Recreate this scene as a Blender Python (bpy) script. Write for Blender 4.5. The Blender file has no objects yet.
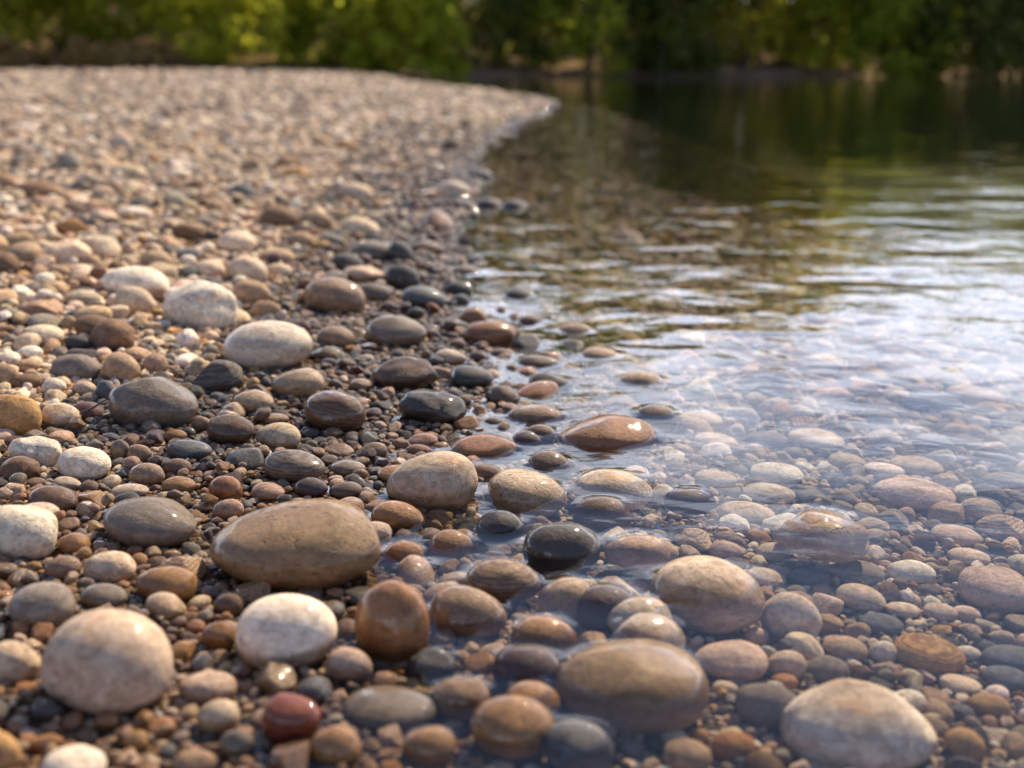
import bpy, math, random
import numpy as np
from mathutils import Matrix, Vector

rng = np.random.default_rng(7)
random.seed(7)
S = bpy.context.scene
R = math.radians

# ------------------------------------------------------------------ camera
W, H, F = 1024, 768, 1138.0
CAMZ = 0.35
HORIZON = 60.0
PITCH = math.atan((H / 2 - HORIZON) / F)
cd = bpy.data.cameras.new("camera")
cam = bpy.data.objects.new("camera", cd)
S.collection.objects.link(cam)
cam.location = (0, 0, CAMZ)
cam.rotation_euler = (math.pi / 2 - PITCH, 0, 0)
cd.sensor_width = 36.0
cd.lens = 36.0 * F / W
cd.clip_start = 0.02
cd.clip_end = 2000
cd.dof.use_dof = True
cd.dof.focus_distance = 0.96
cd.dof.aperture_fstop = 4.2
S.camera = cam

# ------------------------------------------------------------------ sky and sun
SUN_EL, SUN_AZ = 41.0, 30.0          # azimuth: degrees to the right of +Y
w = bpy.data.worlds.new("World")
S.world = w
w.use_nodes = True
nt = w.node_tree
nt.nodes.clear()


def N(tree, typ, **kw):
    n = tree.nodes.new(typ)
    for k, v in kw.items():
        if k.startswith("i_"):
            key = k[2:]
            key = int(key) if key.isdigit() else key.replace("_", " ")
            n.inputs[key].default_value = v
        else:
            setattr(n, k, v)
    return n


def L(tree, a, b):
    tree.links.new(a, b)


sky = N(nt, "ShaderNodeTexSky", sky_type="NISHITA", sun_disc=False,
        sun_elevation=R(SUN_EL), sun_rotation=R(SUN_AZ), air_density=1.0, dust_density=0.3, ozone_density=3.5)
tc = N(nt, "ShaderNodeTexCoord")
mp = N(nt, "ShaderNodeMapping")
mp.inputs["Scale"].default_value = (1.0, 1.0, 2.6)
mp.inputs["Location"].default_value = (0.3, 1.7, 0.2)
L(nt, tc.outputs["Generated"], mp.inputs[0])
cn = N(nt, "ShaderNodeTexNoise", i_Scale=2.2, i_Detail=6.0, i_Roughness=0.55)
L(nt, mp.outputs[0], cn.inputs["Vector"])
sep = N(nt, "ShaderNodeSeparateXYZ")
L(nt, tc.outputs["Generated"], sep.inputs[0])
# more cloud low in the sky, blue patches higher up
band = N(nt, "ShaderNodeMapRange", i_1=0.17, i_2=0.43, i_3=0.42, i_4=-0.11)
L(nt, sep.outputs["Z"], band.inputs[0])
# the cloud bank stands beyond the far shore; behind the camera the sky is clear
side = N(nt, "ShaderNodeMapRange", interpolation_type="SMOOTHSTEP", i_1=-0.2, i_2=0.75, i_3=-0.45, i_4=0.0)
L(nt, sep.outputs["Y"], side.inputs[0])
adds = N(nt, "ShaderNodeMath", operation="ADD")
L(nt, band.outputs[0], adds.inputs[0]); L(nt, side.outputs[0], adds.inputs[1])
addc = N(nt, "ShaderNodeMath", operation="ADD")
L(nt, cn.outputs["Fac"], addc.inputs[0])
L(nt, adds.outputs[0], addc.inputs[1])
cr = N(nt, "ShaderNodeMapRange", interpolation_type="SMOOTHSTEP", i_1=0.46, i_2=0.66, i_3=0.05, i_4=0.9)
L(nt, addc.outputs[0], cr.inputs[0])
mixc = N(nt, "ShaderNodeMix", data_type="RGBA")
L(nt, cr.outputs[0], mixc.inputs[0])
tint = N(nt, "ShaderNodeMix", data_type="RGBA", blend_type="MULTIPLY", i_0=1.0)
L(nt, sky.outputs[0], tint.inputs[6]); tint.inputs[7].default_value = (1.2, 1.27, 1.42, 1)
L(nt, tint.outputs[2], mixc.inputs[6])
mixc.inputs[7].default_value = (26.5, 28.2, 33.0, 1)
bg = N(nt, "ShaderNodeBackground", i_Strength=0.058)
L(nt, mixc.outputs[2], bg.inputs[0])
wo = N(nt, "ShaderNodeOutputWorld")
L(nt, bg.outputs[0], wo.inputs[0])

sl = bpy.data.lights.new("sun", "SUN")
sl.energy = 5.0
sl.angle = R(0.6)
sl.color = (1.0, 0.825, 0.575)
so = bpy.data.objects.new("sun", sl)
S.collection.objects.link(so)
sdir = Vector((math.sin(R(SUN_AZ)) * math.cos(R(SUN_EL)), math.cos(R(SUN_AZ)) * math.cos(R(SUN_EL)), math.sin(R(SUN_EL))))
so.rotation_euler = sdir.to_track_quat("Z", "Y").to_euler()

S.view_settings.view_transform = "Standard"
S.view_settings.look = "None"
S.view_settings.gamma = 1
S.view_settings.exposure = 0.76
S.cycles.use_denoising = True
S.cycles.max_bounces = 8
S.cycles.transparent_max_bounces = 12
S.cycles.sample_clamp_indirect = 6
S.cycles.caustics_reflective = False
S.cycles.caustics_refractive = False

# ------------------------------------------------------------------ helpers
cp, sp = math.cos(PITCH), math.sin(PITCH)
FWD = np.array([0, cp, -sp]); UP = np.array([0, sp, cp]); RIGHT = np.array([1.0, 0, 0])


def ray(px, py):
    v = FWD * F + RIGHT * (px - W / 2) - UP * (py - H / 2)
    return v / np.linalg.norm(v)


def project(p):
    q = np.asarray(p, float) - np.array([0, 0, CAMZ])
    d = q @ FWD
    return W / 2 + F * (q @ RIGHT) / d, H / 2 - F * (q @ UP) / d, d


def g0(px, py):
    r = ray(px, py)
    t = CAMZ / -r[2]
    return r[0] * t, r[1] * t


# shoreline of the gravel (where its mean level meets the water), pixel -> ground
shore_px = [(60, 1250), (120, 900), (150, 768), (185, 700), (215, 620), (215, 560), (262, 505), (335, 478), (318, 446),
            (388, 424), (432, 396), (440, 352), (440, 320), (448, 290), (450, 252), (458, 225), (474, 197),
            (470, 162), (480, 141), (506, 124), (548, 108), (545, 102), (490, 94), (430, 88), (395, 83), (385, 79.5),
            (420, 77.5), (560, 76), (700, 76.3), (860, 75.7), (1024, 76.2), (1500, 75.5), (2600, 76)]
shore = [g0(*p) for p in shore_px]
shore = [(-0.35, -6.0), (-0.33, 0.0)] + shore
poly = np.array(shore + [(200, 24), (400, 500), (-500, 500), (-500, -6)])


def sdist(x, y):
    """distance to the waterline, positive on the gravel, negative over water"""
    x = np.atleast_1d(np.asarray(x, float)); y = np.atleast_1d(np.asarray(y, float))
    P = poly
    best = np.full(x.shape, 1e9)
    inside = np.zeros(x.shape, bool)
    n = len(P)
    for i in range(n):
        ax, ay = P[i]; bx, by = P[(i + 1) % n]
        dx, dy = bx - ax, by - ay
        if i < n - 4 + 1:
            t = np.clip(((x - ax) * dx + (y - ay) * dy) / (dx * dx + dy * dy + 1e-12), 0, 1)
            best = np.minimum(best, np.hypot(x - ax - t * dx, y - ay - t * dy))
        cond = (ay > y) != (by > y)
        with np.errstate(divide="ignore", invalid="ignore"):
            xi = ax + (y - ay) * dx / (dy if abs(dy) > 1e-12 else 1e-12)
        inside ^= cond & (x < xi)
    return np.where(inside, best, -best)


_k = rng.normal(size=(14, 2)); _k /= np.linalg.norm(_k, axis=1)[:, None]
_ph = rng.uniform(0, 6.28, 14)
_wl = np.geomspace(0.12, 3.0, 14)


def undul(x, y):
    s = np.zeros_like(x)
    for k, p, wl in zip(_k, _ph, _wl):
        s += np.sin((k[0] * x + k[1] * y) * 6.283 / wl + p) * (wl ** 0.6)
    return s / 6.0


def sstep(a, b, t):
    t = np.clip((t - a) / (b - a), 0, 1)
    return t * t * (3 - 2 * t)


def terrain(x, y):
    x = np.atleast_1d(np.asarray(x, float)); y = np.atleast_1d(np.asarray(y, float))
    d = sdist(x, y)
    land = 0.125 * (1 - np.exp(-np.maximum(d, 0) * 0.85))
    dd = np.maximum(-d, 0)
    shelf = 0.08 * (1 - sstep(1.0, 1.7, y))
    steep = 1.7 + 3.0 * sstep(1.3, 3.0, y)
    wat = -((0.058 + 0.022 * sstep(1.3, 2.2, y)) * (1 - np.exp(-np.maximum(dd - shelf, 0) * steep)) + 0.035 * dd + (0.10 + 0.22 * sstep(2.5, 4.5, y)) * np.maximum(dd - 1.3 + 0.8 * sstep(2.5, 4.5, y), 0))
    wat = np.maximum(wat, -1.6)
    h = np.where(d > 0, land, wat)
    h = h + 0.005 * undul(x, y) * np.clip(np.abs(d) * 6, 0.35, 1)
    bank = sstep(21.5, 30, y) * np.where(d > 0, 1, 0) * np.minimum(np.maximum(d, 0) * 0.14, 2.2)
    h = h + bank + np.where(d > 0, 1, 0) * sstep(20.6, 22.8, y) * (0.04 + 0.05 * sstep(4.5, 9.0, -x)) * sstep(1.0, 3.5, -x)
    return h


def to_ground(px, py, lift=0.0):
    r = ray(px, py)
    z = lift
    x = y = 0
    for _ in range(14):
        t = (CAMZ - z) / max(-r[2], 1e-4)
        x, y = r[0] * t, r[1] * t
        z = 0.5 * z + 0.5 * (float(terrain(x, y)[0]) + lift)
    return x, y, z


def mesh_from(name, V, Fc, mat=None, smooth=True):
    """V (n,3), Fc (m,k) arrays"""
    me = bpy.data.meshes.new(name)
    V = np.asarray(V, np.float32); Fc = np.asarray(Fc, np.int32)
    k = Fc.shape[1]
    me.vertices.add(len(V)); me.vertices.foreach_set("co", V.ravel())
    me.loops.add(Fc.size); me.loops.foreach_set("vertex_index", Fc.ravel())
    me.polygons.add(len(Fc))
    me.polygons.foreach_set("loop_start", np.arange(0, Fc.size, k, dtype=np.int32))
    me.polygons.foreach_set("loop_total", np.full(len(Fc), k, np.int32))
    me.polygons.foreach_set("use_smooth", np.full(len(Fc), smooth, bool))
    me.update(calc_edges=True)
    if mat:
        me.materials.append(mat)
    return me


def obj(name, me, parent=None):
    o = bpy.data.objects.new(name, me)
    S.collection.objects.link(o)
    if parent:
        o.parent = parent
    return o


def new_mat(name):
    m = bpy.data.materials.new(name)
    m.use_nodes = True
    m.node_tree.nodes.clear()
    return m, m.node_tree


# ------------------------------------------------------------------ materials
def stone_material(name, src, mottle=0.35, pits=0.3, bands=0.0, rough=0.25, second=(0.10, 0.05, 0.025), lum=1.0, lichen=0.0):
    """src 'object': object colour (rgb) and alpha = wetness; src 'instance': the same from instance attributes."""
    m, t = new_mat(name)
    if src == "object":
        oi = N(t, "ShaderNodeObjectInfo")
        col, wet, rnd = oi.outputs["Color"], oi.outputs["Alpha"], oi.outputs["Random"]
    else:
        a1 = N(t, "ShaderNodeAttribute", attribute_type="INSTANCER", attribute_name="pcol")
        a2 = N(t, "ShaderNodeAttribute", attribute_type="INSTANCER", attribute_name="pwet")
        a3 = N(t, "ShaderNodeAttribute", attribute_type="INSTANCER", attribute_name="prnd")
        col, wet, rnd = a1.outputs["Color"], a2.outputs["Fac"], a3.outputs["Fac"]
    tc = N(t, "ShaderNodeTexCoord")
    geo = N(t, "ShaderNodeNewGeometry")
    off = N(t, "ShaderNodeVectorMath", operation="SCALE")
    cmb = N(t, "ShaderNodeCombineXYZ")
    r2 = N(t, "ShaderNodeMath", operation="MULTIPLY", i_1=7.13)
    L(t, rnd, r2.inputs[0])
    L(t, rnd, cmb.inputs[0]); L(t, r2.outputs[0], cmb.inputs[1]); L(t, rnd, cmb.inputs[2])
    L(t, cmb.outputs[0], off.inputs[0]); off.inputs["Scale"].default_value = 41.0
    vec = N(t, "ShaderNodeVectorMath", operation="ADD")
    L(t, tc.outputs["Object"], vec.inputs[0]); L(t, off.outputs[0], vec.inputs[1])
    v = vec.outputs[0]

    def noise(scale, detail=4, rough_=0.55, dist=0.0, vv=None):
        n = N(t, "ShaderNodeTexNoise", i_Scale=scale, i_Detail=detail, i_Roughness=rough_, i_Distortion=dist)
        L(t, vv or v, n.inputs["Vector"])
        return n.outputs["Fac"]

    def mrange(x, a, b, c, d, smooth=True):
        n = N(t, "ShaderNodeMapRange", i_1=a, i_2=b, i_3=c, i_4=d)
        if smooth:
            n.interpolation_type = "SMOOTHSTEP"
        L(t, x, n.inputs[0])
        return n.outputs[0]

    def math_(op, a, b):
        n = N(t, "ShaderNodeMath", operation=op)
        for i, q in enumerate((a, b)):
            if isinstance(q, (int, float)):
                n.inputs[i].default_value = q
            else:
                L(t, q, n.inputs[i])
        return n.outputs[0]

    def mix(f, a, b, mode="MIX"):
        n = N(t, "ShaderNodeMix", data_type="RGBA", blend_type=mode)
        for s_, q in ((0, f), (6, a), (7, b)):
            if isinstance(q, (int, float, tuple)):
                n.inputs[s_].default_value = q
            else:
                L(t, q, n.inputs[s_])
        return n.outputs[2]

    big = noise(1.1, 3, 0.6, 0.6)
    mid = noise(2.8, 6, 0.65, 0.8)
    fine = noise(260, 4, 0.7, 0.0, tc.outputs["Object"]) if False else noise(14, 5, 0.75)
    grain = N(t, "ShaderNodeTexNoise", i_Scale=620.0, i_Detail=3.0, i_Roughness=0.7)
    L(t, geo.outputs["Position"], grain.inputs["Vector"])
    g = grain.outputs["Fac"]
    # value variation
    c = mix(mrange(mid, 0.32, 0.62, 0.0, 1.0), mix(1.0, col, (0.62, 0.57, 0.52, 1), "MULTIPLY"), col)
    hi = mix(1.0, col, (1.22, 1.2, 1.16, 1), "MULTIPLY")
    c = mix(mrange(big, 0.45, 0.75, 0.0, 0.8), c, hi)
    # mottling towards a second mineral colour
    c = mix(math_("MULTIPLY", mrange(noise(1.9, 7, 0.7, 1.5), 0.54, 0.70, 0, 1), mottle), c, mix(0.45, second + (1,), col))
    # iron stain / rusty tint
    c = mix(math_("MULTIPLY", mrange(noise(1.3, 4, 0.6, 0.8), 0.52, 0.7, 0, 1), 0.45 * mottle + 0.12), c,
            mix(1.0, c, (1.1, 0.72, 0.42, 1), "MULTIPLY"))
    if bands:
        wv = N(t, "ShaderNodeTexWave", bands_direction="Z", i_Scale=1.6, i_Distortion=5.0, i_Detail=3.0)
        wv.inputs["Detail Scale"].default_value = 1.6
        L(t, v, wv.inputs["Vector"])
        c = mix(math_("MULTIPLY", mrange(wv.outputs["Fac"], 0.55, 0.8, 0, 1), bands), c, mix(1.0, c, (0.5, 0.42, 0.36, 1), "MULTIPLY"))
    # speckles and grain
    gm2 = N(t, "ShaderNodeTexNoise", i_Scale=190.0, i_Detail=5.0, i_Roughness=0.75)
    L(t, geo.outputs["Position"], gm2.inputs["Vector"])
    c = mix(mrange(gm2.outputs["Fac"], 0.52, 0.64, 0.0, 0.55), c, mix(1.0, c, (0.62, 0.55, 0.5, 1), "MULTIPLY"))
    c = mix(mrange(gm2.outputs["Fac"], 0.38, 0.48, 0.45, 0.0), c, mix(1.0, c, (1.3, 1.28, 1.24, 1), "MULTIPLY"))
    c = mix(mrange(fine, 0.58, 0.66, 0, 0.6), c, mix(1.0, c, (0.45, 0.38, 0.33, 1), "MULTIPLY"))
    c = mix(mrange(g, 0.35, 0.7, 0.0, 0.35), c, mix(1.0, c, (1.3, 1.28, 1.25, 1), "MULTIPLY"))
    c = mix(mrange(g, 0.30, 0.42, 0.3, 0.0), c, mix(1.0, c, (0.6, 0.55, 0.5, 1), "MULTIPLY"))
    # thin pale veins
    vor = N(t, "ShaderNodeTexVoronoi", feature="DISTANCE_TO_EDGE", i_Scale=0.9)
    wv2 = N(t, "ShaderNodeVectorMath", operation="ADD")
    nv = N(t, "ShaderNodeTexNoise", i_Scale=1.6, i_Detail=3.0)
    L(t, v, nv.inputs["Vector"]); L(t, v, wv2.inputs[0]); L(t, nv.outputs["Color"], wv2.inputs[1])
    L(t, wv2.outputs[0], vor.inputs["Vector"])
    vein = math_("MULTIPLY", mrange(vor.outputs["Distance"], 0.0, 0.022, 1, 0), mrange(rnd, 0.42, 0.55, 0, 0.6))
    c = mix(vein, c, mix(1.0, c, (1.7, 1.6, 1.5, 1), "MULTIPLY"))
    # pits: dark small holes
    pv = N(t, "ShaderNodeTexVoronoi", i_Scale=4.2)
    L(t, wv2.outputs[0], pv.inputs["Vector"])
    pv2 = N(t, "ShaderNodeTexVoronoi", i_Scale=9.0)
    L(t, wv2.outputs[0], pv2.inputs["Vector"])
    pmask = math_("MULTIPLY", mrange(pv.outputs["Distance"], 0.05, 0.24, 1, 0), mrange(mid, 0.5 - 0.10 * rough, 0.58 - 0.10 * rough, 0, 1))
    pmask = math_("MAXIMUM", pmask, math_("MULTIPLY", mrange(pv2.outputs["Distance"], 0.08, 0.28, 1, 0), mrange(noise(2.2, 3, 0.6), 0.5, 0.62, 0, 1)))
    pmask = math_("MULTIPLY", pmask, pits)
    c = mix(math_("MULTIPLY", pmask, 0.7), c, mix(1.0, c, (0.3, 0.2, 0.13, 1), "MULTIPLY"))
    # wetness: from the stone's own wetting and from the height above the water level
    sx = N(t, "ShaderNodeSeparateXYZ")
    L(t, geo.outputs["Position"], sx.inputs[0])
    wn = N(t, "ShaderNodeTexNoise", i_Scale=38.0, i_Detail=3.0)
    L(t, geo.outputs["Position"], wn.inputs["Vector"])
    zz = math_("ADD", sx.outputs["Z"], math_("MULTIPLY", math_("SUBTRACT", wn.outputs["Fac"], 0.5), 0.016))
    zwet = mrange(zz, 0.005, 0.014, 1, 0)
    wmax = math_("MAXIMUM", zwet, math_("MULTIPLY", wet, mrange(wn.outputs["Fac"], 0.34, 0.54, 0.68, 1.0)))
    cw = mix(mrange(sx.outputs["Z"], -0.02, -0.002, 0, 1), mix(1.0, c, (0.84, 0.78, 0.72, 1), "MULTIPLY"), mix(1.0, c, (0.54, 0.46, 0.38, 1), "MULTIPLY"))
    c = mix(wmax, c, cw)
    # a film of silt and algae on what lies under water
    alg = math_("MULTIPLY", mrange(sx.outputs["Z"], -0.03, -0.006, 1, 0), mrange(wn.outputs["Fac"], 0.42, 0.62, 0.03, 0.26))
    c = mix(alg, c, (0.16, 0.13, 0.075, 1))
    c = mix(mrange(sx.outputs["Z"], -0.19, -0.09, 0.96, 0), c, (0.05, 0.042, 0.018, 1))  # depth fade painted into the stones, in place of light the water absorbs
    # bump
    hgt = math_("MULTIPLY", mid, 0.16)
    hgt = math_("ADD", hgt, math_("MULTIPLY", fine, 0.022 + 0.05 * rough))
    hgt = math_("SUBTRACT", hgt, math_("MULTIPLY", pmask, 0.16))
    b1 = N(t, "ShaderNodeBump", i_Strength=0.55 + 0.35 * rough, i_Distance=0.008 + 0.01 * rough)
    L(t, hgt, b1.inputs["Height"])
    b2 = N(t, "ShaderNodeBump", i_Strength=0.5 + 0.3 * rough, i_Distance=0.0014)
    L(t, math_("ADD", math_("MULTIPLY", g, 0.5), gm2.outputs["Fac"]), b2.inputs["Height"]); L(t, b1.outputs[0], b2.inputs["Normal"])
    # the water film lies smoother, with small beads
    b3 = N(t, "ShaderNodeBump", i_Strength=0.7, i_Distance=0.0007)
    fn = N(t, "ShaderNodeTexNoise", i_Scale=150.0, i_Detail=2.5)
    L(t, geo.outputs["Position"], fn.inputs["Vector"])
    L(t, fn.outputs["Fac"], b3.inputs["Height"])
    bs = N(t, "ShaderNodeBsdfPrincipled")
    L(t, c, bs.inputs["Base Color"])
    L(t, mrange(wmax, 0, 1, 0.82, 0.62, False), bs.inputs["Roughness"])
    L(t, b2.outputs[0], bs.inputs["Normal"])
    above = mrange(sx.outputs["Z"], -0.003, 0.001, 0, 0.9)
    L(t, math_("MULTIPLY", wmax, above), bs.inputs["Coat Weight"])
    L(t, mrange(sx.outputs["Z"], -0.003, 0.001, 0.0, 0.25), bs.inputs["Specular IOR Level"])
    bs.inputs["Coat Roughness"].default_value = 0.016
    bs.inputs["Coat IOR"].default_value = 1.45
    L(t, b3.outputs[0], bs.inputs["Coat Normal"])
    out = N(t, "ShaderNodeOutputMaterial")
    L(t, bs.outputs[0], out.inputs[0])
    return m


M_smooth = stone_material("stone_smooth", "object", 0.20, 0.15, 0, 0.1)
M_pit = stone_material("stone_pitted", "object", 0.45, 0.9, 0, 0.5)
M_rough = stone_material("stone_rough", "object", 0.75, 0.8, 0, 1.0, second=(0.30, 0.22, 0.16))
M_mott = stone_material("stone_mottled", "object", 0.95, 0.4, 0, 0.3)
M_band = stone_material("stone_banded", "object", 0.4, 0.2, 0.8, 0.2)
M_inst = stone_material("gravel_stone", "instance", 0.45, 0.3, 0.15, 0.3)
MATS = [M_smooth, M_pit, M_rough, M_mott, M_band]


def ground_material():
    m, t = new_mat("riverbed_grit")
    geo = N(t, "ShaderNodeNewGeometry")
    pos = geo.outputs["Position"]

    def noise(s, d=5, r=0.6):
        n = N(t, "ShaderNodeTexNoise", i_Scale=s, i_Detail=d, i_Roughness=r)
        L(t, pos, n.inputs["Vector"])
        return n.outputs["Fac"]
    vor = N(t, "ShaderNodeTexVoronoi", i_Scale=190.0)
    L(t, pos, vor.inputs["Vector"])
    ramp = N(t, "ShaderNodeValToRGB")
    e = ramp.color_ramp.elements
    e[0].color = (0.020, 0.012, 0.008, 1); e[1].color = (0.15, 0.095, 0.06, 1)
    e.new(0.45).color = (0.06, 0.037, 0.022, 1)
    rr = N(t, "ShaderNodeSeparateColor")
    L(t, vor.outputs["Color"], rr.inputs[0]); L(t, rr.outputs[0], ramp.inputs[0])
    far = N(t, "ShaderNodeMix", data_type="RGBA")
    sx = N(t, "ShaderNodeSeparateXYZ"); L(t, pos, sx.inputs[0])
    fr = N(t, "ShaderNodeMapRange", i_1=3.0, i_2=9.0); L(t, sx.outputs["Y"], fr.inputs[0])
    gc = N(t, "ShaderNodeValToRGB")
    gc.color_ramp.elements[0].color = (0.20, 0.135, 0.095, 1); gc.color_ramp.elements[0].position = 0.35
    gc.color_ramp.elements[1].color = (0.40, 0.29, 0.21, 1); gc.color_ramp.elements[1].position = 0.65
    L(t, noise(2.5, 6), gc.inputs[0])
    L(t, fr.outputs[0], far.inputs[0]); L(t, ramp.outputs[0], far.inputs[6]); L(t, gc.outputs[0], far.inputs[7])
    # soil and dry grass on the rising banks
    bk = N(t, "ShaderNodeMapRange", interpolation_type="SMOOTHSTEP", i_1=0.15, i_2=0.22)
    L(t, sx.outputs["Z"], bk.inputs[0])
    sc = N(t, "ShaderNodeValToRGB")
    sc.color_ramp.elements[0].color = (0.05, 0.04, 0.015, 1); sc.color_ramp.elements[0].position = 0.4
    sc.color_ramp.elements[1].color = (0.24, 0.155, 0.085, 1); sc.color_ramp.elements[1].position = 0.62
    L(t, noise(0.6, 5), sc.inputs[0])
    m2 = N(t, "ShaderNodeMix", data_type="RGBA")
    L(t, bk.outputs[0], m2.inputs[0]); L(t, far.outputs[2], m2.inputs[6]); L(t, sc.outputs[0], m2.inputs[7])
    # silt-coloured darkening with depth: light lost in the water, painted into the bed
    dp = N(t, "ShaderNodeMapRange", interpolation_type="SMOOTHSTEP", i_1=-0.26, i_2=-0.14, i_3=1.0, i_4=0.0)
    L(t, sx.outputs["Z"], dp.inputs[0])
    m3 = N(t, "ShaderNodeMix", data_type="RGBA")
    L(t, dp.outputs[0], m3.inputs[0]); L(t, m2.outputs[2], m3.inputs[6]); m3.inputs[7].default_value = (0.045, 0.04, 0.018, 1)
    bs = N(t, "ShaderNodeBsdfPrincipled", i_Roughness=0.95)
    bs.inputs["Specular IOR Level"].default_value = 0.05
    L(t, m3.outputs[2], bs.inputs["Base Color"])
    b = N(t, "ShaderNodeBump", i_Strength=0.8, i_Distance=0.004)
    L(t, vor.outputs["Distance"], b.inputs["Height"]); b.invert = True
    L(t, b.outputs[0], bs.inputs["Normal"])
    out = N(t, "ShaderNodeOutputMaterial"); L(t, bs.outputs[0], out.inputs[0])
    return m


def water_material():
    m, t = new_mat("river_water")
    geo = N(t, "ShaderNodeNewGeometry")
    pos = geo.outputs["Position"]

    def noise(sx, sy, s, d, r, dist=0.0, rot=0.0):
        mp = N(t, "ShaderNodeMapping"); mp.inputs["Scale"].default_value = (sx, sy, 1)
        mp.inputs["Rotation"].default_value = (0, 0, R(rot))
        L(t, pos, mp.inputs[0])
        n = N(t, "ShaderNodeTexNoise", i_Scale=s, i_Detail=d, i_Roughness=r, i_Distortion=dist)
        L(t, mp.outputs[0], n.inputs["Vector"])
        return n.outputs["Fac"]

    def ma(op, a, b):
        n = N(t, "ShaderNodeMath", operation=op)
        for i, q in enumerate((a, b)):
            if isinstance(q, (int, float)):
                n.inputs[i].default_value = q
            else:
                L(t, q, n.inputs[i])
        return n.outputs[0]
    # heights in metres
    h = ma("MULTIPLY", noise(0.9, 1.1, 4.2, 2, 0.5, 0.6, 12), 0.0072)
    h = ma("ADD", h, ma("MULTIPLY", noise(0.95, 1.1, 11.0, 2, 0.45, 0.7, -14), 0.0019))
    small = ma("MULTIPLY", noise(0.8, 1.3, 26.0, 2, 0.5, 0.8, 6), 0.0010)
    patch = N(t, "ShaderNodeMapRange", interpolation_type="SMOOTHSTEP", i_1=0.40, i_2=0.60, i_3=0.12, i_4=1.0)
    L(t, noise(1, 1, 1.4, 2, 0.5), patch.inputs[0])
    h = ma("ADD", h, ma("MULTIPLY", small, patch.outputs[0]))
    sx = N(t, "ShaderNodeSeparateXYZ"); L(t, pos, sx.inputs[0])
    calm = N(t, "ShaderNodeMapRange", interpolation_type="SMOOTHSTEP", i_1=0.6, i_2=1.7, i_3=0.5, i_4=1.0)
    L(t, sx.outputs["Y"], calm.inputs[0])
    h = ma("MULTIPLY", h, calm.outputs[0])
    lee = N(t, "ShaderNodeMapRange", interpolation_type="SMOOTHSTEP", i_1=2.6, i_2=5.5, i_3=1.0, i_4=0.38)
    L(t, sx.outputs["Y"], lee.inputs[0])
    h = ma("MULTIPLY", h, lee.outputs[0])
    b = N(t, "ShaderNodeBump", i_Strength=1.0, i_Distance=1.0)
    L(t, h, b.inputs["Height"])
    # Fresnel by the angle between view and surface, the same from above and below
    dt = N(t, "ShaderNodeVectorMath", operation="DOT_PRODUCT")
    L(t, b.outputs[0], dt.inputs[0]); L(t, geo.outputs["Incoming"], dt.inputs[1])
    k1 = ma("SUBTRACT", 1.0, ma("MINIMUM", ma("ABSOLUTE", dt.outputs["Value"], 0.0), 1.0))
    k5 = ma("POWER", k1, 5.0)
    frn = ma("ADD", 0.02, ma("MULTIPLY", k5, 0.98))
    gl = N(t, "ShaderNodeBsdfGlossy", i_Roughness=0.03)
    gl.inputs["Color"].default_value = (1, 1, 1, 1)
    L(t, b.outputs[0], gl.inputs["Normal"])
    tr = N(t, "ShaderNodeBsdfTransparent"); tr.inputs[0].default_value = (0.86, 0.89, 0.93, 1)
    mx = N(t, "ShaderNodeMixShader")
    L(t, frn, mx.inputs[0]); L(t, tr.outputs[0], mx.inputs[1]); L(t, gl.outputs[0], mx.inputs[2])
    out = N(t, "ShaderNodeOutputMaterial"); L(t, mx.outputs[0], out.inputs[0])
    return m


# ------------------------------------------------------------------ ground sheet and water sheet
def polar_grid(fine_t, ang, lmin, lmax, dl):
    th = np.arange(-ang, ang + 1e-9, fine_t)
    coarse = np.linspace(ang, 2 * math.pi - ang, 60)[1:-1]
    th = np.concatenate([th, coarse])
    ld = np.arange(lmin, lmax, dl)
    d = np.exp(ld)
    T, D = np.meshgrid(th, d)
    X = D * np.sin(T); Y = D * np.cos(T)
    nr, nt_ = T.shape
    i = np.arange(nr - 1)[:, None]; j = np.arange(nt_)[None, :]
    j2 = (j + 1) % nt_
    Fc = np.stack([i * nt_ + j, (i + 1) * nt_ + j, (i + 1) * nt_ + j2, i * nt_ + j2], -1).reshape(-1, 4)
    Fc = Fc[:, ::-1]
    return X.ravel(), Y.ravel(), Fc, nt_


gx, gy, gF, nth = polar_grid(0.006, 0.85, math.log(0.12), math.log(480), 0.0075)
gz = terrain(gx, gy)
V = np.stack([gx, gy, gz], 1)
V = np.vstack([V, [0, 0, float(terrain(0, 0)[0])]])
quads = gF
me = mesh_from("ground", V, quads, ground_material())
ground = obj("ground", me)
ground["kind"] = "structure"
ground["label"] = "gravel ground of the shore running down under the water"

# ------------------------------------------------------------------ stone shapes
_ico = {}


def ico(sub):
    if sub in _ico:
        return _ico[sub]
    import bmesh
    bm = bmesh.new()
    bmesh.ops.create_icosphere(bm, subdivisions=sub, radius=1.0)
    V = np.array([v.co[:] for v in bm.verts]); Fc = np.array([[v.index for v in f.verts] for f in bm.faces])
    bm.free()
    _ico[sub] = (V, Fc)
    return _ico[sub]


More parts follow.
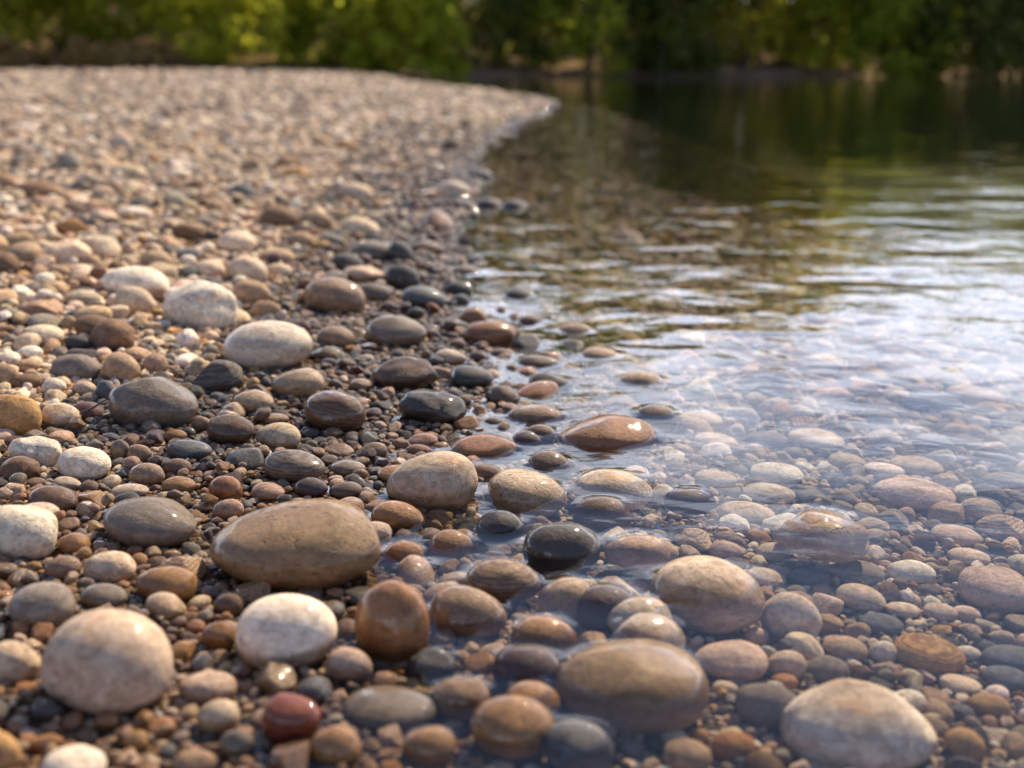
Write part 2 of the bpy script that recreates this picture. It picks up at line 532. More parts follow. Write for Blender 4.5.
def stone_verts(sub, seed, lump=0.05, facets=5, rough=0.0, cut=0.55, omin=0.80):
    r = np.random.default_rng(seed)
    V, Fc = ico(sub)
    P = V.copy()
    e = r.uniform(0.86, 1.04)
    P = np.sign(P) * np.abs(P) ** e
    P = P / np.linalg.norm(P, axis=1)[:, None] ** 0.6
    disp = np.zeros(len(P))
    for _ in range(7):
        k = r.normal(size=3); k *= r.uniform(1.2, 2.6) / np.linalg.norm(k)
        disp += np.sin(V @ k + r.uniform(0, 6.28)) * lump * r.uniform(0.3, 1)
    if rough:
        for _ in range(26):
            k = r.normal(size=3); k *= r.uniform(4, 13) / np.linalg.norm(k)
            disp += np.sin(V @ k + r.uniform(0, 6.28)) * rough / np.linalg.norm(k)
    P = P * (1 + disp)[:, None]
    for _ in range(facets):
        n = r.normal(size=3); n /= np.linalg.norm(n)
        o = r.uniform(omin, 0.96)
        s = np.maximum(P @ n - o, 0)
        P = P - (s * cut)[:, None] * n
    # egg asymmetry
    a = r.uniform(-0.16, 0.16)
    P[:, 1:] *= (1 + a * P[:, :1])
    P -= (P.max(0) + P.min(0)) / 2
    P /= (P.max(0) - P.min(0)) / 2
    return P, Fc


# ------------------------------------------------------------------ stones placed one by one
COL = {
    "W": ((0.76, 0.67, 0.56), "chalky white"), "C": ((0.62, 0.49, 0.36), "cream"), "T": ((0.43, 0.30, 0.195), "tan"),
    "B": ((0.20, 0.125, 0.078), "brown"), "O": ((0.42, 0.21, 0.09), "rusty orange"), "A": ((0.45, 0.26, 0.11), "amber"),
    "G": ((0.25, 0.215, 0.185), "grey"), "D": ((0.085, 0.078, 0.075), "dark slate"), "N": ((0.15, 0.16, 0.18), "blue grey"),
    "P": ((0.60, 0.44, 0.345), "pinkish"), "K": ((0.35, 0.24, 0.135), "golden brown"),
    "R": ((0.26, 0.06, 0.03), "brick red"), "V": ((0.12, 0.07, 0.075), "purplish brown"),
}
# cx, cy, w, h (pixels of the photograph), tilt (right end down), colour, style, [label, short name as a landmark]
HERO = [
 (297,545,172,92,0,"K",1,"largest tan boulder with a pitted crest, sitting on the wet shore","largest tan boulder"),
 (108,664,126,106,10,"P",0,"big round pinkish cream boulder on the near wet gravel","big pinkish cream boulder"),
 (287,633,100,80,-12,"W",0,"smooth chalky white oval stone in front of the largest tan boulder","chalky white oval"),
 (392,625,76,86,0,"O",3,"upright rust orange egg shaped stone with brown stains","rust orange egg stone"),
 (468,614,78,54,8,"T",1,"brown and cream stone with two dark pits like eyes","stone with two dark pits"),
 (503,578,76,42,3,"T",4,"streaky grey tan stone with its foot in the water behind the two pitted stone","streaky grey tan stone"),
 (631,686,154,94,3,"K",0,"big smooth golden brown oval boulder half out of the water","big golden brown boulder"),
 (707,595,116,76,10,"C",1,"big pale cream stone with scattered dark pits rising from the shallows","pale pitted stone in the shallows"),
 (857,742,154,114,5,"W",3,"broad cream boulder with purple blotches under the nearest shallow water","broad blotched cream boulder"),
 (432,483,92,62,-3,"C",3,"rounded cream stone with grey and green patches at the water's edge","rounded cream patched stone"),
 (527,496,80,50,8,"C",1,"yellowish cream stone with a rusty dimple standing in shallow water","yellowish dimpled stone"),
 (562,545,78,48,3,"D",3,"wet dark grey boulder with brown flecks standing in shallow water","wet dark grey boulder"),
 (637,556,66,44,0,"P",0,"flat pinkish brown stone awash beside the wet dark grey boulder","flat pinkish brown stone"),
 (500,524,48,28,0,"D",0,"small glossy black stone between the yellowish dimpled stone and the gravel","glossy black stone"),
 (607,435,98,42,-2,"O",1,"long reddish brown boulder breaking the water surface","long reddish brown boulder"),
 (483,449,68,30,0,"O",3,"flat bright orange stone with a hollow top in the shallows","flat orange hollow stone"),
 (548,461,46,22,2,"B",1,"small dark brown stone in the water left of the long reddish brown boulder","small dark brown water stone"),
 (613,485,80,34,2,"W",3,"greenish white flat stone awash in front of the long reddish brown boulder","greenish white flat stone"),
 (602,507,60,22,8,"B",0,"slim brown wedge shaped stone with a row of glints in the water","slim brown wedge stone"),
 (690,498,52,22,0,"V",0,"low purple brown stone barely breaking the water","low purple brown stone"),
 (820,530,94,44,2,"C",2,"rough brown topped stone rising alone from the clear shallows","rough lone stone in the shallows"),
 (914,494,80,30,5,"P",3,"long flat pink stone lying under the water","long flat pink underwater stone"),
 (1000,590,84,48,8,"P",1,"pale pink disc shaped stone under water with small dark pits","pale pink disc stone"),
 (791,620,62,54,10,"W",3,"round greyish white stone with dark spots under shallow water","round spotted white stone"),
 (731,661,74,42,2,"P",0,"flat brownish pink stone right beside the big golden brown boulder","flat brownish pink stone"),
 (929,655,72,38,6,"A",4,"flat orange brown banded stone under the water","flat orange banded stone"),
 (768,707,66,46,5,"G",0,"greyish tan stone under water behind the broad blotched boulder","greyish tan underwater stone"),
 (432,408,70,38,5,"D",2,"angular charcoal boulder with a rough pale face at the waterline","angular charcoal boulder"),
 (471,378,46,26,2,"D",0,"smooth dark stone with a brown base at the waterline","smooth dark waterline stone"),
 (551,386,46,26,8,"D",0,"lone black stone with a white glint surrounded by ripples","lone black stone in the ripples"),
 (405,375,68,38,0,"B",2,"craggy brown stone crusted with white mineral on its front","craggy white crusted stone"),
 (335,413,62,44,12,"B",4,"dark two tone stone with a tan top and wet black front","dark two tone stone"),
 (294,467,62,36,3,"G",4,"grey oval stone with a speckled crown by the little brown pool","grey oval by the pool"),
 (396,333,62,36,3,"G",0,"smooth charcoal oval stone on the damp gravel","smooth charcoal oval"),
 (489,335,54,30,2,"O",0,"brown orange dome shaped stone on the very edge of the water","brown orange dome stone"),
 (539,363,44,16,0,"B",0,"thin flat brown stone just out of the rippling water","thin flat brown stone"),
 (535,414,54,20,3,"T",1,"low tan stone with one dark hole awash among ripples","low tan stone with a hole"),
 (268,346,88,52,0,"W",0,"large smooth cream white oval stone on the dry gravel","large cream white oval"),
 (200,308,74,56,5,"W",2,"white knobbly stone full of small holes on the dry beach","white knobbly stone"),
 (136,284,66,36,10,"W",0,"long smooth ivory stone behind the white knobbly stone","long ivory stone"),
 (135,303,40,34,8,"C",1,"rounded cream stone leaning against the long ivory stone","cream stone against the ivory stone"),
 (335,298,62,42,8,"T",3,"tan stone with an orange rim and a brown mottled face","orange rimmed tan stone"),
 (298,384,54,32,-3,"C",1,"cream stone with a dark groove in front of the large cream white oval","grooved cream stone"),
 (336,338,38,24,4,"T",0,"little sandy stone between the cream white oval and the charcoal oval","little sandy stone"),
 (154,404,88,56,9,"G",1,"big dark brown grey boulder with a rough ridge and bronze flank","big dark ridged boulder"),
 (231,431,48,34,5,"B",1,"reddish brown round stone right of the big dark ridged boulder","reddish brown round stone"),
 (278,437,46,30,3,"C",3,"pale stone with brown flecks beside the reddish brown round stone","pale flecked stone"),
 (189,450,46,22,3,"N",0,"slim blue grey stone in front of the big dark ridged boulder","slim blue grey stone"),
 (76,368,48,28,2,"G",3,"light grey stone with dark blotches on the dry gravel","light grey blotched stone"),
 (121,369,36,36,25,"T",1,"upright tan stone with a pocked face behind the big dark ridged boulder","upright pocked tan stone"),
 (95,328,42,26,10,"B",1,"brown oval stone lying tilted on the dry gravel","brown tilted oval"),
 (44,336,38,23,2,"C",0,"flat pale sandy disc on the dry gravel","flat pale sandy disc"),
 (12,417,58,47,5,"A",1,"big golden tan boulder cut by the frame's edge behind the cream stones","golden tan edge boulder"),
 (61,416,38,26,5,"C",1,"round creamy yellow stone beside the golden tan edge boulder","creamy yellow stone"),
 (35,452,54,34,2,"W",2,"pale lumpy stone shaped like a potato on the damp gravel","pale lumpy stone"),
 (84,464,52,34,8,"W",3,"white oval stone with a grey smudge next to the pale lumpy stone","white smudged oval"),
 (19,534,78,57,2,"W",1,"large off white stone with faint purple spots cut by the frame's edge","large off white edge stone"),
 (53,500,48,30,8,"B",0,"wet brown dome stone with a small nub in its side","wet brown dome"),
 (150,523,90,52,8,"G",0,"large slate grey boulder with a black shaded front","large slate grey boulder"),
 (166,585,60,38,2,"A",0,"glossy orange amber stone in front of the slate grey boulder","glossy amber stone"),
 (42,607,64,46,2,"G",0,"rounded mid grey stone behind the big pinkish cream boulder","rounded mid grey stone"),
 (110,568,52,34,0,"C",3,"two coloured stone, cream on one side and blue grey on the other","two coloured stone"),
 (63,568,36,26,5,"P",1,"pinkish stone with a worn ring on its top","ringed pinkish stone"),
 (74,544,32,23,3,"A",0,"small honey coloured stone beside the large off white edge stone","small honey stone"),
 (291,721,58,56,8,"R",0,"brick red round stone, the only red one","brick red stone"),
 (513,723,78,56,6,"A",0,"shiny orange round stone standing in the nearest water","shiny orange stone"),
 (527,662,62,38,4,"V",0,"dark maroon stone with a purple sheen beside the golden brown boulder","dark maroon stone"),
 (390,709,94,46,3,"G",0,"long dark greenish grey stone in the foreground","long greenish grey stone"),
 (932,404,60,20,3,"N",0,"dark blue grey hump just under the surface ripples","dark hump under the ripples"),
 # the smaller ones: label is worked out from colour, shape and neighbours
 (827,671,44,30,3,"G",0), (786,666,40,30,0,"C",0), (104,597,46,26,3,"G",0), (15,663,50,46,10,"C",1), (0,755,42,76,0,"A",0),
 (74,766,64,40,0,"W",0), (228,606,30,28,0,"B",0), (219,637,36,36,0,"A",3), (208,688,58,34,3,"P",1), (218,718,44,36,-15,"C",0),
 (237,745,36,30,-5,"G",0), (194,763,44,30,0,"T",0), (349,667,48,38,5,"P",0), (335,748,52,44,0,"A",0), (429,742,36,34,0,"A",0),
 (461,693,56,34,0,"T",1), (532,690,40,18,10,"A",0), (544,629,66,32,3,"A",3), (607,595,52,24,3,"V",0), (648,628,50,28,2,"W",3),
 (640,607,26,18,5,"W",1), (566,589,40,24,-12,"C",3), (398,517,54,32,6,"A",3), (404,555,40,28,0,"O",0), (451,541,44,24,4,"A",3),
 (485,472,30,17,3,"B",0), (418,450,26,13,0,"O",3), (177,468,30,20,2,"B",0), (147,475,36,25,3,"C",1), (179,486,34,20,2,"A",1),
 (226,490,34,34,10,"O",3), (268,492,34,20,2,"P",0), (130,491,38,15,0,"W",0), (139,455,26,26,-20,"T",3), (120,451,20,26,10,"G",0),
 (175,436,24,14,2,"A",0), (253,402,42,26,2,"C",1), (201,424,20,20,0,"T",0), (311,488,34,22,3,"V",0), (346,491,34,20,3,"B",0),
 (348,468,36,18,3,"G",0), (228,510,32,22,-8,"P",3), (67,484,28,15,8,"W",0), (89,488,20,15,0,"B",0), (105,392,20,24,15,"N",1),
 (85,389,22,16,8,"C",0), (54,387,24,18,0,"W",3), (27,382,30,18,-5,"B",1), (4,376,30,30,0,"T",0), (27,366,26,14,0,"T",0),
 (30,353,24,15,0,"W",0), (78,343,26,16,5,"D",0), (8,359,24,15,0,"W",0), (80,283,28,14,3,"B",0), (59,272,22,14,3,"T",0),
 (81,271,24,13,5,"C",0), (84,299,34,19,5,"C",2), (98,250,42,28,12,"C",2), (156,260,32,20,8,"T",0), (36,191,46,20,2,"B",0),
 (128,173,36,18,3,"C",0), (105,165,28,13,3,"T",0), (238,244,38,26,4,"C",0), (279,218,38,24,8,"B",0), (317,221,32,22,10,"T",0),
 (360,229,40,24,5,"C",0), (356,193,36,20,8,"C",0), (248,271,40,30,15,"C",1), (251,294,38,28,5,"T",0), (266,311,30,22,0,"T",1),
 (210,270,30,20,8,"C",0), (279,271,26,15,5,"C",0), (299,240,28,17,5,"T",0), (277,257,36,17,3,"T",0), (332,242,28,17,8,"G",0),
 (347,264,34,21,12,"D",0), (373,252,44,22,5,"G",0), (401,255,30,26,25,"D",0), (402,279,36,30,10,"D",1), (424,299,46,25,8,"N",0),
 (374,294,34,22,5,"G",3), (459,290,28,18,8,"D",0), (460,301,20,14,3,"D",0), (476,261,20,10,0,"D",0), (465,272,30,13,3,"B",0),
 (474,318,28,20,3,"O",0), (427,249,36,17,5,"B",0), (489,207,30,18,2,"V",0), (480,176,28,13,2,"D",0), (515,206,20,13,0,"D",0),
 (453,191,34,20,5,"W",0), (521,294,36,11,2,"D",0), (450,358,34,18,2,"W",0), (503,355,28,14,5,"B",0), (479,357,20,13,0,"V",0),
 (539,431,24,14,5,"B",0), (527,438,26,15,3,"V",0), (716,479,42,17,2,"C",0), (769,494,54,21,4,"C",0), (747,513,56,20,3,"C",0),
 (777,474,54,20,4,"W",3), (816,440,56,18,4,"C",0), (767,440,44,16,3,"G",0), (716,442,44,17,5,"C",0), (775,553,38,21,6,"C",1),
 (726,551,36,21,4,"P",0), (808,578,40,20,4,"N",0), (767,578,40,20,8,"C",0), (856,572,54,23,4,"G",0), (912,573,48,26,5,"W",0),
 (861,598,50,28,12,"C",0), (969,557,42,15,5,"C",1), (957,536,52,20,8,"P",0), (903,610,36,16,5,"C",0), (941,612,36,19,5,"C",0),
 (967,614,30,16,8,"P",0), (881,624,44,22,2,"N",0), (968,654,28,16,6,"W",0), (845,649,46,26,8,"T",0), (883,653,28,28,10,"W",3),
 (989,706,42,25,8,"A",0), (961,685,42,18,5,"C",0), (965,745,42,33,20,"A",0), (1012,660,60,30,5,"N",0), (1006,679,50,26,8,"N",0),
 (916,467,54,17,5,"C",0), (884,471,42,17,4,"W",0), (847,462,38,17,4,"C",3), (1006,482,46,20,3,"G",0), (980,505,44,18,4,"N",0),
 (975,397,60,18,5,"P",0), (734,748,46,34,8,"O",1), (687,757,50,36,0,"T",0), (725,689,26,16,0,"C",0), (757,637,26,20,8,"P",3),
 (577,735,52,30,12,"N",0), (432,660,30,26,0,"N",2), (700,420,46,16,4,"C",0), (655,412,44,16,2,"G",0), (575,330,40,13,0,"T",0),
 (600,355,44,13,2,"P",0), (640,380,50,15,0,"C",0), (458,345,18,11,0,"B",0), (437,362,20,12,0,"D",0), (430,330,22,12,5,"V",0),
]


def wet_of(x, y, d):
    w = 1 - sstep(0.10, 0.34, d + 0.08 * sstep(1.0, 2.2, y) + 0.16 * sstep(3.0, 6.0, y))
    return w


# how wet the surface of some of the stones is (paler ones have mostly dried off)
WET = {(108, 664): 0.12, (287, 633): 0.15, (19, 534): 0.15, (15, 663): 0.2, (74, 766): 0.1, (0, 755): 0.1, (297, 545): 0.75,
       (432, 483): 0.45, (527, 496): 0.5, (707, 595): 0.45, (631, 686): 1.0, (150, 523): 0.5, (208, 688): 0.4, (218, 718): 0.4,
       (110, 568): 0.4, (42, 607): 0.4, (349, 667): 0.5, (84, 464): 0.15, (35, 452): 0.15, (278, 437): 0.2}
# height of the crown above the water for stones that only just break the surface
TOP = {(820, 530): 0.006, (690, 498): 0.003, (707, 595): 0.016, (637, 556): 0.004, (602, 507): 0.006, (613, 485): 0.008}
stone_list = []      # records used for labels and for keeping the gravel out
seed = 100
for hr in HERO:
    cx, cy, w_, h_, tilt, ck, st = hr[:7]
    lab = hr[7] if len(hr) > 7 else None
    short = hr[8] if len(hr) > 8 else None
    seed += 1
    rr = np.random.default_rng(seed * 13)
    x, y, z = to_ground(cx, cy, 0.01)
    dist = math.sqrt(x * x + y * y + (CAMZ - z) ** 2)
    for it in range(4):
        q = np.array([x, y, z]) - np.array([0, 0, CAMZ]); depth = q @ FWD
        th = math.asin(min(0.99, (CAMZ - z) / np.linalg.norm(q)))
        a = w_ / 2 * depth / F
        Hh = h_ / 2 * depth / F
        b = a * rr.uniform(0.72, 0.85) if it == 0 else b
        if b * math.sin(th) > 0.85 * Hh:
            b = 0.85 * Hh / math.sin(th)
        c = math.sqrt(max(Hh ** 2 - (b * math.sin(th)) ** 2, 1e-9)) / math.cos(th)
        c = min(max(c, 0.34 * a), (1.25 if h_ > 1.02 * w_ else 0.88) * a)
        lift = c * 0.62
        x, y, z = to_ground(cx, cy, lift)
    d = float(sdist(x, y)[0])
    # stones that the photograph shows breaking the surface must reach above it
    rec = dict(px=(cx, cy), wpx=w_, hpx=h_, x=x, y=y, z=z, a=a, b=b, c=c, tilt=tilt, ck=ck, st=st, lab=lab, short=short,
               d=d, seed=seed, hero=True)
    stone_list.append(rec)

# above / below the water: which of the listed stones are covered
COVERED = {(914,494),(1000,590),(929,655),(768,707),(857,742),(827,671),(786,666),(791,620),(731,661),(932,404)}
for r_ in stone_list:
    cx, cy = r_["px"]
    sub = (cx > 660 and r_["short"] is None and r_["d"] < 0) or (cx, cy) in COVERED
    r_["covered"] = sub
    if r_["d"] < 0.0:
        ht = r_["z"] + r_["c"]
        target = None
        if (cx, cy) in TOP:
            target = TOP[(cx, cy)]
        elif sub:
            if ht > -0.003:
                target = -0.003 - 0.004 * rng.random()
        elif ht < 0.5 * r_["c"]:
            target = min(1.0 * r_["c"], 0.012 + 0.3 * r_["c"])
        if target is not None:
            nz = target - r_["c"]
            # slide along the view ray to keep its place
            rr_ = ray(cx, cy)
            t = (CAMZ - nz) / -rr_[2]
            x0 = r_["x"]; oldd = math.sqrt(r_["x"]**2 + r_["y"]**2)
            r_["x"], r_["y"], r_["z"] = rr_[0] * t, rr_[1] * t, nz
            s_ = math.sqrt(r_["x"]**2 + r_["y"]**2) / oldd
            gz_ = float(terrain(r_["x"], r_["y"])[0])
            r_["a"] *= s_; r_["b"] *= s_; r_["c"] *= s_
            # reach down to the bed
            bot = r_["z"] - r_["c"]
            if bot > gz_ - 0.2 * r_["c"]:
                top = r_["z"] + r_["c"]
                r_["c"] = (top - gz_ + 0.15 * r_["c"]) / 2
                r_["z"] = top - r_["c"]
            flat = {(820, 530): 0.46, (707, 595): 0.60, (637, 556): 0.55, (690, 498): 0.5, (857, 742): 0.55}.get((cx, cy))
            if flat and r_["c"] > flat * r_["a"]:
                top = r_["z"] + r_["c"]
                r_["c"] = flat * r_["a"]
                r_["z"] = top - r_["c"]
            if r_["c"] > 0.72 * r_["a"]:
                r_["a"] = r_["c"] / 0.72
            if r_["c"] > 0.85 * r_["b"]:
                r_["b"] = r_["c"] / 0.85


def stone_object(name, rec, me):
    o = obj(name, me)
    o.location = (rec["x"], rec["y"], rec["z"])
    th = math.radians(rec["tilt"])
    if "rot" in rec:
        o.rotation_euler = rec["rot"]
    else:
        o.rotation_euler = (Matrix.Rotation(th, 3, "Y")).to_euler()
    o.scale = (rec["a"], rec["b"], rec["c"])
    return o


def jitter(c, r):
    f = r.uniform(0.82, 1.15)
    return tuple(max(0.01, v * f * r.uniform(0.98, 1.02)) for v in c)


for rec in stone_list:
    r = np.random.default_rng(rec["seed"] * 7 + 1)
    big = rec["wpx"]
    sub = 5 if big > 85 else 4 if big > 36 else 3
    st = rec["st"]
    P, Fc = stone_verts(sub, rec["seed"], lump={0: 0.03, 1: 0.04, 2: 0.06, 3: 0.045, 4: 0.035}[st],
                        facets={0: 3, 1: 5, 2: 8, 3: 5, 4: 4}[st], rough={0: 0.0, 1: 0.02, 2: 0.10, 3: 0.02, 4: 0.01}[st])
    me = mesh_from("river_stone", P, Fc, MATS[st])
    rec["wet"] = float(wet_of(rec["x"], rec["y"], rec["d"])) if rec["d"] > 0 else 1.0
    rec["wet"] = WET.get(rec["px"], rec["wet"])
    o = stone_object("river_stone", rec, me)
    col = jitter(COL[rec["ck"]][0], r)
    o.color = (*col, rec["wet"])
    rec["obj"] = o

# ------------------------------------------------------------------ gravel scatter (log-polar packing)
T0, T1 = -0.62, 0.62
L0, L1 = math.log(0.40), math.log(21.5)
RES = 0.0011
nx, ny = int((T1 - T0) / RES), int((L1 - L0) / RES)
occ = np.zeros((ny, nx), bool)


def stamp(th, l, rho, f=0.92):
    i0, j0 = (l - L0) / RES, (th - T0) / RES
    rr_ = rho * f / RES
    a0, a1 = max(0, int(i0 - rr_)), min(ny, int(i0 + rr_) + 2)
    b0, b1 = max(0, int(j0 - rr_)), min(nx, int(j0 + rr_) + 2)
    if a0 >= a1 or b0 >= b1:
        return
    I = np.arange(a0, a1)[:, None] - i0; J = np.arange(b0, b1)[None, :] - j0
    occ[a0:a1, b0:b1] |= (I * I + J * J) <= rr_ * rr_


for rec in stone_list:
    d_ = math.hypot(rec["x"], rec["y"])
    th = math.atan2(rec["x"], rec["y"])
    for k in (-0.5, 0, 0.5):
        xx = rec["x"] + k * rec["a"]
        stamp(math.atan2(xx, rec["y"]), math.log(math.hypot(xx, rec["y"])), min(0.5 * (rec["a"] * 0.7 + rec["b"]), rec["b"]) / d_ * 0.84)

CIRC = np.array([(0, 0)] + [(math.cos(a), math.sin(a)) for a in np.linspace(0, 6.283, 9)[:-1]])
pts = []   # x, y, r, layer
tiers = [(0.042, 0.02), (0.034, 0.03), (0.027, 0.06), (0.021, 0.12), (0.017, 0.21), (0.0135, 0.28), (0.0105, 0.48), (0.0082, 0.8),
         (0.0064, 1.3), (0.005, 2.0), (0.0039, 2.0), (0.0031, 2.0)]
RHO_MIN, RHO_MAX = 0.0027, 0.027


def throw(ths, ls, rhos, layer):
    for th, l, rho in zip(ths, ls, rhos):
        i = ((l - L0) + CIRC[:, 1] * rho * 0.86) / RES
        j = ((th - T0) + CIRC[:, 0] * rho * 0.86) / RES
        i = i.astype(int); j = j.astype(int)
        if i.min() < 0 or j.min() < 0 or i.max() >= ny or j.max() >= nx:
            continue
        if occ[i, j].any():
            continue
        stamp(th, l, rho)
        d_ = math.exp(l)
        pts.append((d_ * math.sin(th), d_ * math.cos(th), rho * d_, layer))


def prefilter(ths, ls):
    i = ((ls - L0) / RES).astype(int).clip(0, ny - 1); j = ((ths - T0) / RES).astype(int).clip(0, nx - 1)
    x = np.exp(ls) * np.sin(ths); y = np.exp(ls) * np.cos(ths)
    ok = ~occ[i, j]
    ths, ls, x, y = ths[ok], ls[ok], x[ok], y[ok]
    sd = sdist(x, y)
    ok = (sd > -1.6 - 0.25 * np.exp(ls)) & (sd > -5)
    return ths[ok], ls[ok]


for r0, cov in tiers:
    dmin = max(math.exp(L0), r0 / RHO_MAX); dmax = min(math.exp(L1), r0 / RHO_MIN)
    if dmin >= dmax:
        continue
    ang = T1 - T0
    area = 0.5 * ang * (dmax ** 2 - dmin ** 2)
    n = int(cov * area / (math.pi * r0 * r0))
    n = min(n, 60000)
    dd = np.sqrt(rng.uniform(dmin ** 2, dmax ** 2, n))
    th = rng.uniform(T0, T1, n)
    l = np.log(dd)
    th, l = prefilter(th, l)
    if r0 > 0.0075:
        xx, yy = np.exp(l) * np.sin(th), np.exp(l) * np.cos(th)
        sel = rng.random(len(th)) < 0.25 + 1.1 * sstep(-0.35, 0.55, undul(xx * 1.3 + 3, yy * 0.8 + 1)) + 0.8 * (sdist(xx, yy) < -0.05) * (yy < 1.6)
        th, l = th[sel], l[sel]
    rr_ = r0 * rng.uniform(0.86, 1.14, len(th))
    throw(th, l, rr_ / np.exp(l), 0)
# finest layers, constant in apparent size (real gravel is finer than can be seen further off)
for rho, n in ((0.0042, 60000), (0.0033, 110000), (0.0026, 150000)):
    th = rng.uniform(T0, T1, n); l = rng.uniform(L0, L1, n)
    near = rho * np.exp(l) > 0.0026
    th, l = th[near], l[near]
    th, l = prefilter(th, l)
    throw(th, l, np.full(len(th), rho) * rng.uniform(0.85, 1.1, len(th)), 0)
# a loose under-layer that closes the gaps
n = 60000
th = rng.uniform(T0, T1, n); l = rng.uniform(L0, L1, n)
for a_, b_ in zip(th, l):
    d_ = math.exp(b_)
    pts.append((d_ * math.sin(a_), d_ * math.cos(a_), d_ * rng.uniform(0.003, 0.0048), 1))
# pebbles lying on top of others on the beach
n = 3800
th = rng.uniform(T0, T1, n); l = rng.uniform(L0, math.log(9), n)
for a_, b_ in zip(th, l):
    d_ = math.exp(b_)
    x_, y_ = d_ * math.sin(a_), d_ * math.cos(a_)
    if min((abs(x_ - q["x"]) / (q["a"] * 1.3)) ** 2 + (abs(y_ - q["y"]) / (q["b"] * 1.3)) ** 2 for q in stone_list) > 1:
        pts.append((x_, y_, min(0.011, d_ * rng.uniform(0.003, 0.0075)), 2))
pts = np.array(pts)
X, Y, Rr, LY = pts.T
SD = sdist(X, Y)
TZ = terrain(X, Y)
keep = (SD > -4.5) & (TZ < 0.4)
X, Y, Rr, LY, SD, TZ = [q[keep] for q in (X, Y, Rr, LY, SD, TZ)]
n = len(X)
print("gravel count", n)
sa = Rr * rng.uniform(1.0, 1.22, n); sb = Rr * rng.uniform(0.74, 1.0, n); sc_ = Rr * rng.uniform(0.46, 0.80, n)
Z = TZ + sc_ * np.where(LY == 0, 0.45, np.where(LY == 1, -0.25, 1.25)) + np.where(LY == 2, 0.003, 0)
rotz = rng.uniform(0, 6.283, n)
rx = rng.normal(0, 0.20, n) + np.where(LY == 2, rng.normal(0, 0.3, n), 0); ry = rng.normal(0, 0.20, n)
# colours
keys = "WCTBOAGDNPRV"
p_dry = np.array([.15, .28, .26, .11, .006, .025, .13, .02, .025, .03, .0, .004])
p_wet = np.array([.06, .18, .24, .16, .035, .11, .09, .055, .03, .03, .0, .012])
p_sub = np.array([.14, .30, .18, .07, .012, .03, .14, .02, .05, .07, .0, .005])


def pick(p, m):
    return rng.choice(len(keys), m, p=p / p.sum())


wetf = np.where(SD > 0, wet_of(X, Y, SD), 1.0)
kd, kw, ks = pick(p_dry, n), pick(p_wet, n), pick(p_sub, n)
ci = np.where(rng.random(n) < wetf, np.where(SD < -0.12, ks, kw), kd)
# the band of stones along the mid-distance waterline is darker rock
dark = (rng.random(n) < 0.62) & (np.abs(SD - 0.04) < 0.15 + 0.06 * Y) & (Y > 0.92) & (Y < 6) & (SD > -0.05)
ci = np.where(dark, rng.choice([7, 6, 3, 11, 8], n), ci)
table = np.array([COL[k][0] for k in keys])
cols = table[ci] * rng.uniform(0.72, 1.2, (n, 1)) * rng.uniform(0.94, 1.06, (n, 3))
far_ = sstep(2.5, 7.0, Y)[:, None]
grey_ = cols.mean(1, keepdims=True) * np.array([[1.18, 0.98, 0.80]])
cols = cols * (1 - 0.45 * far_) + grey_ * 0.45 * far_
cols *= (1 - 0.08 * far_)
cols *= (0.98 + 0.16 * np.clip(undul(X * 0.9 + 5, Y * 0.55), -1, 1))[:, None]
rnd = rng.random(n)

# projected size and visibility: the largest in the picture become objects of their own
Q = np.stack([X, Y, Z - CAMZ], 1)
dep = Q @ FWD
PX = W / 2 + F * X / dep; PY = H / 2 - F * (Q @ UP) / dep
size = F * sa / dep
inside = (PX > 3) & (PX < W - 3) & (PY > 78) & (PY < H - 3) & (LY == 0) & (SD > -1.0) & ~((PX > 560) & (PY < 330))
# hidden behind an individually placed stone?
hid = np.zeros(n, bool)
for q in stone_list:
    cx, cy = q["px"]
    hid |= ((PX - cx) / (q["wpx"] / 2)) ** 2 + ((PY - cy) / (q["hpx"] / 2)) ** 2 < 0.95
N_IND = 300
cand = np.where(inside & ~hid)[0]
cand = cand[np.argsort(-size[cand] * np.where(SD[cand] < -0.15, 0.8, 1.0))]
ind = cand[: N_IND - len(stone_list)]
rest = np.ones(n, bool); rest[ind] = False

protos = []
for k in range(12):
    P, Fc = stone_verts(4, 900 + k, lump=0.045 + 0.012 * (k % 4), facets=6 + 2 * (k % 4), rough=0.02 * (k % 3), cut=0.55 + 0.12 * (k % 4), omin=0.80 - 0.05 * (k % 4))
    protos.append(mesh_from("pebble_shape", P, Fc, None))
ind_mesh = []
for k, p in enumerate(protos):
    q = p.copy(); q.materials.append(MATS[[0, 3, 1, 4][k % 4]]); ind_mesh.append(q)
    p.materials.append(M_inst)
for i in ind:
    rec = dict(px=(PX[i], PY[i]), wpx=2 * size[i], hpx=1.3 * size[i], x=X[i], y=Y[i], z=Z[i], a=sa[i], b=sb[i], c=sc_[i], tilt=0,
               rot=(rx[i], ry[i], rotz[i]), ck=keys[ci[i]], st=0, lab=None, short=None, d=SD[i], wet=float(wetf[i]),
               covered=(Z[i] + sc_[i]) < 0 and SD[i] < 0)
    o = stone_object("pebble", rec, ind_mesh[int(rng.integers(12))])
    o.color = (*cols[i], rec["wet"])
    rec["obj"] = o
    stone_list.append(rec)

# the rest of the gravel: one object, points carrying the pebble shapes
X, Y, Z, sa, sb, sc_, rx, ry, rotz, cols, rnd, wetf = [q[rest] for q in (X, Y, Z, sa, sb, sc_, rx, ry, rotz, cols, rnd, wetf)]
n = len(X)
pm = bpy.data.meshes.new("gravel")
pm.vertices.add(n)
pm.vertices.foreach_set("co", np.stack([X, Y, Z], 1).astype(np.float32).ravel())


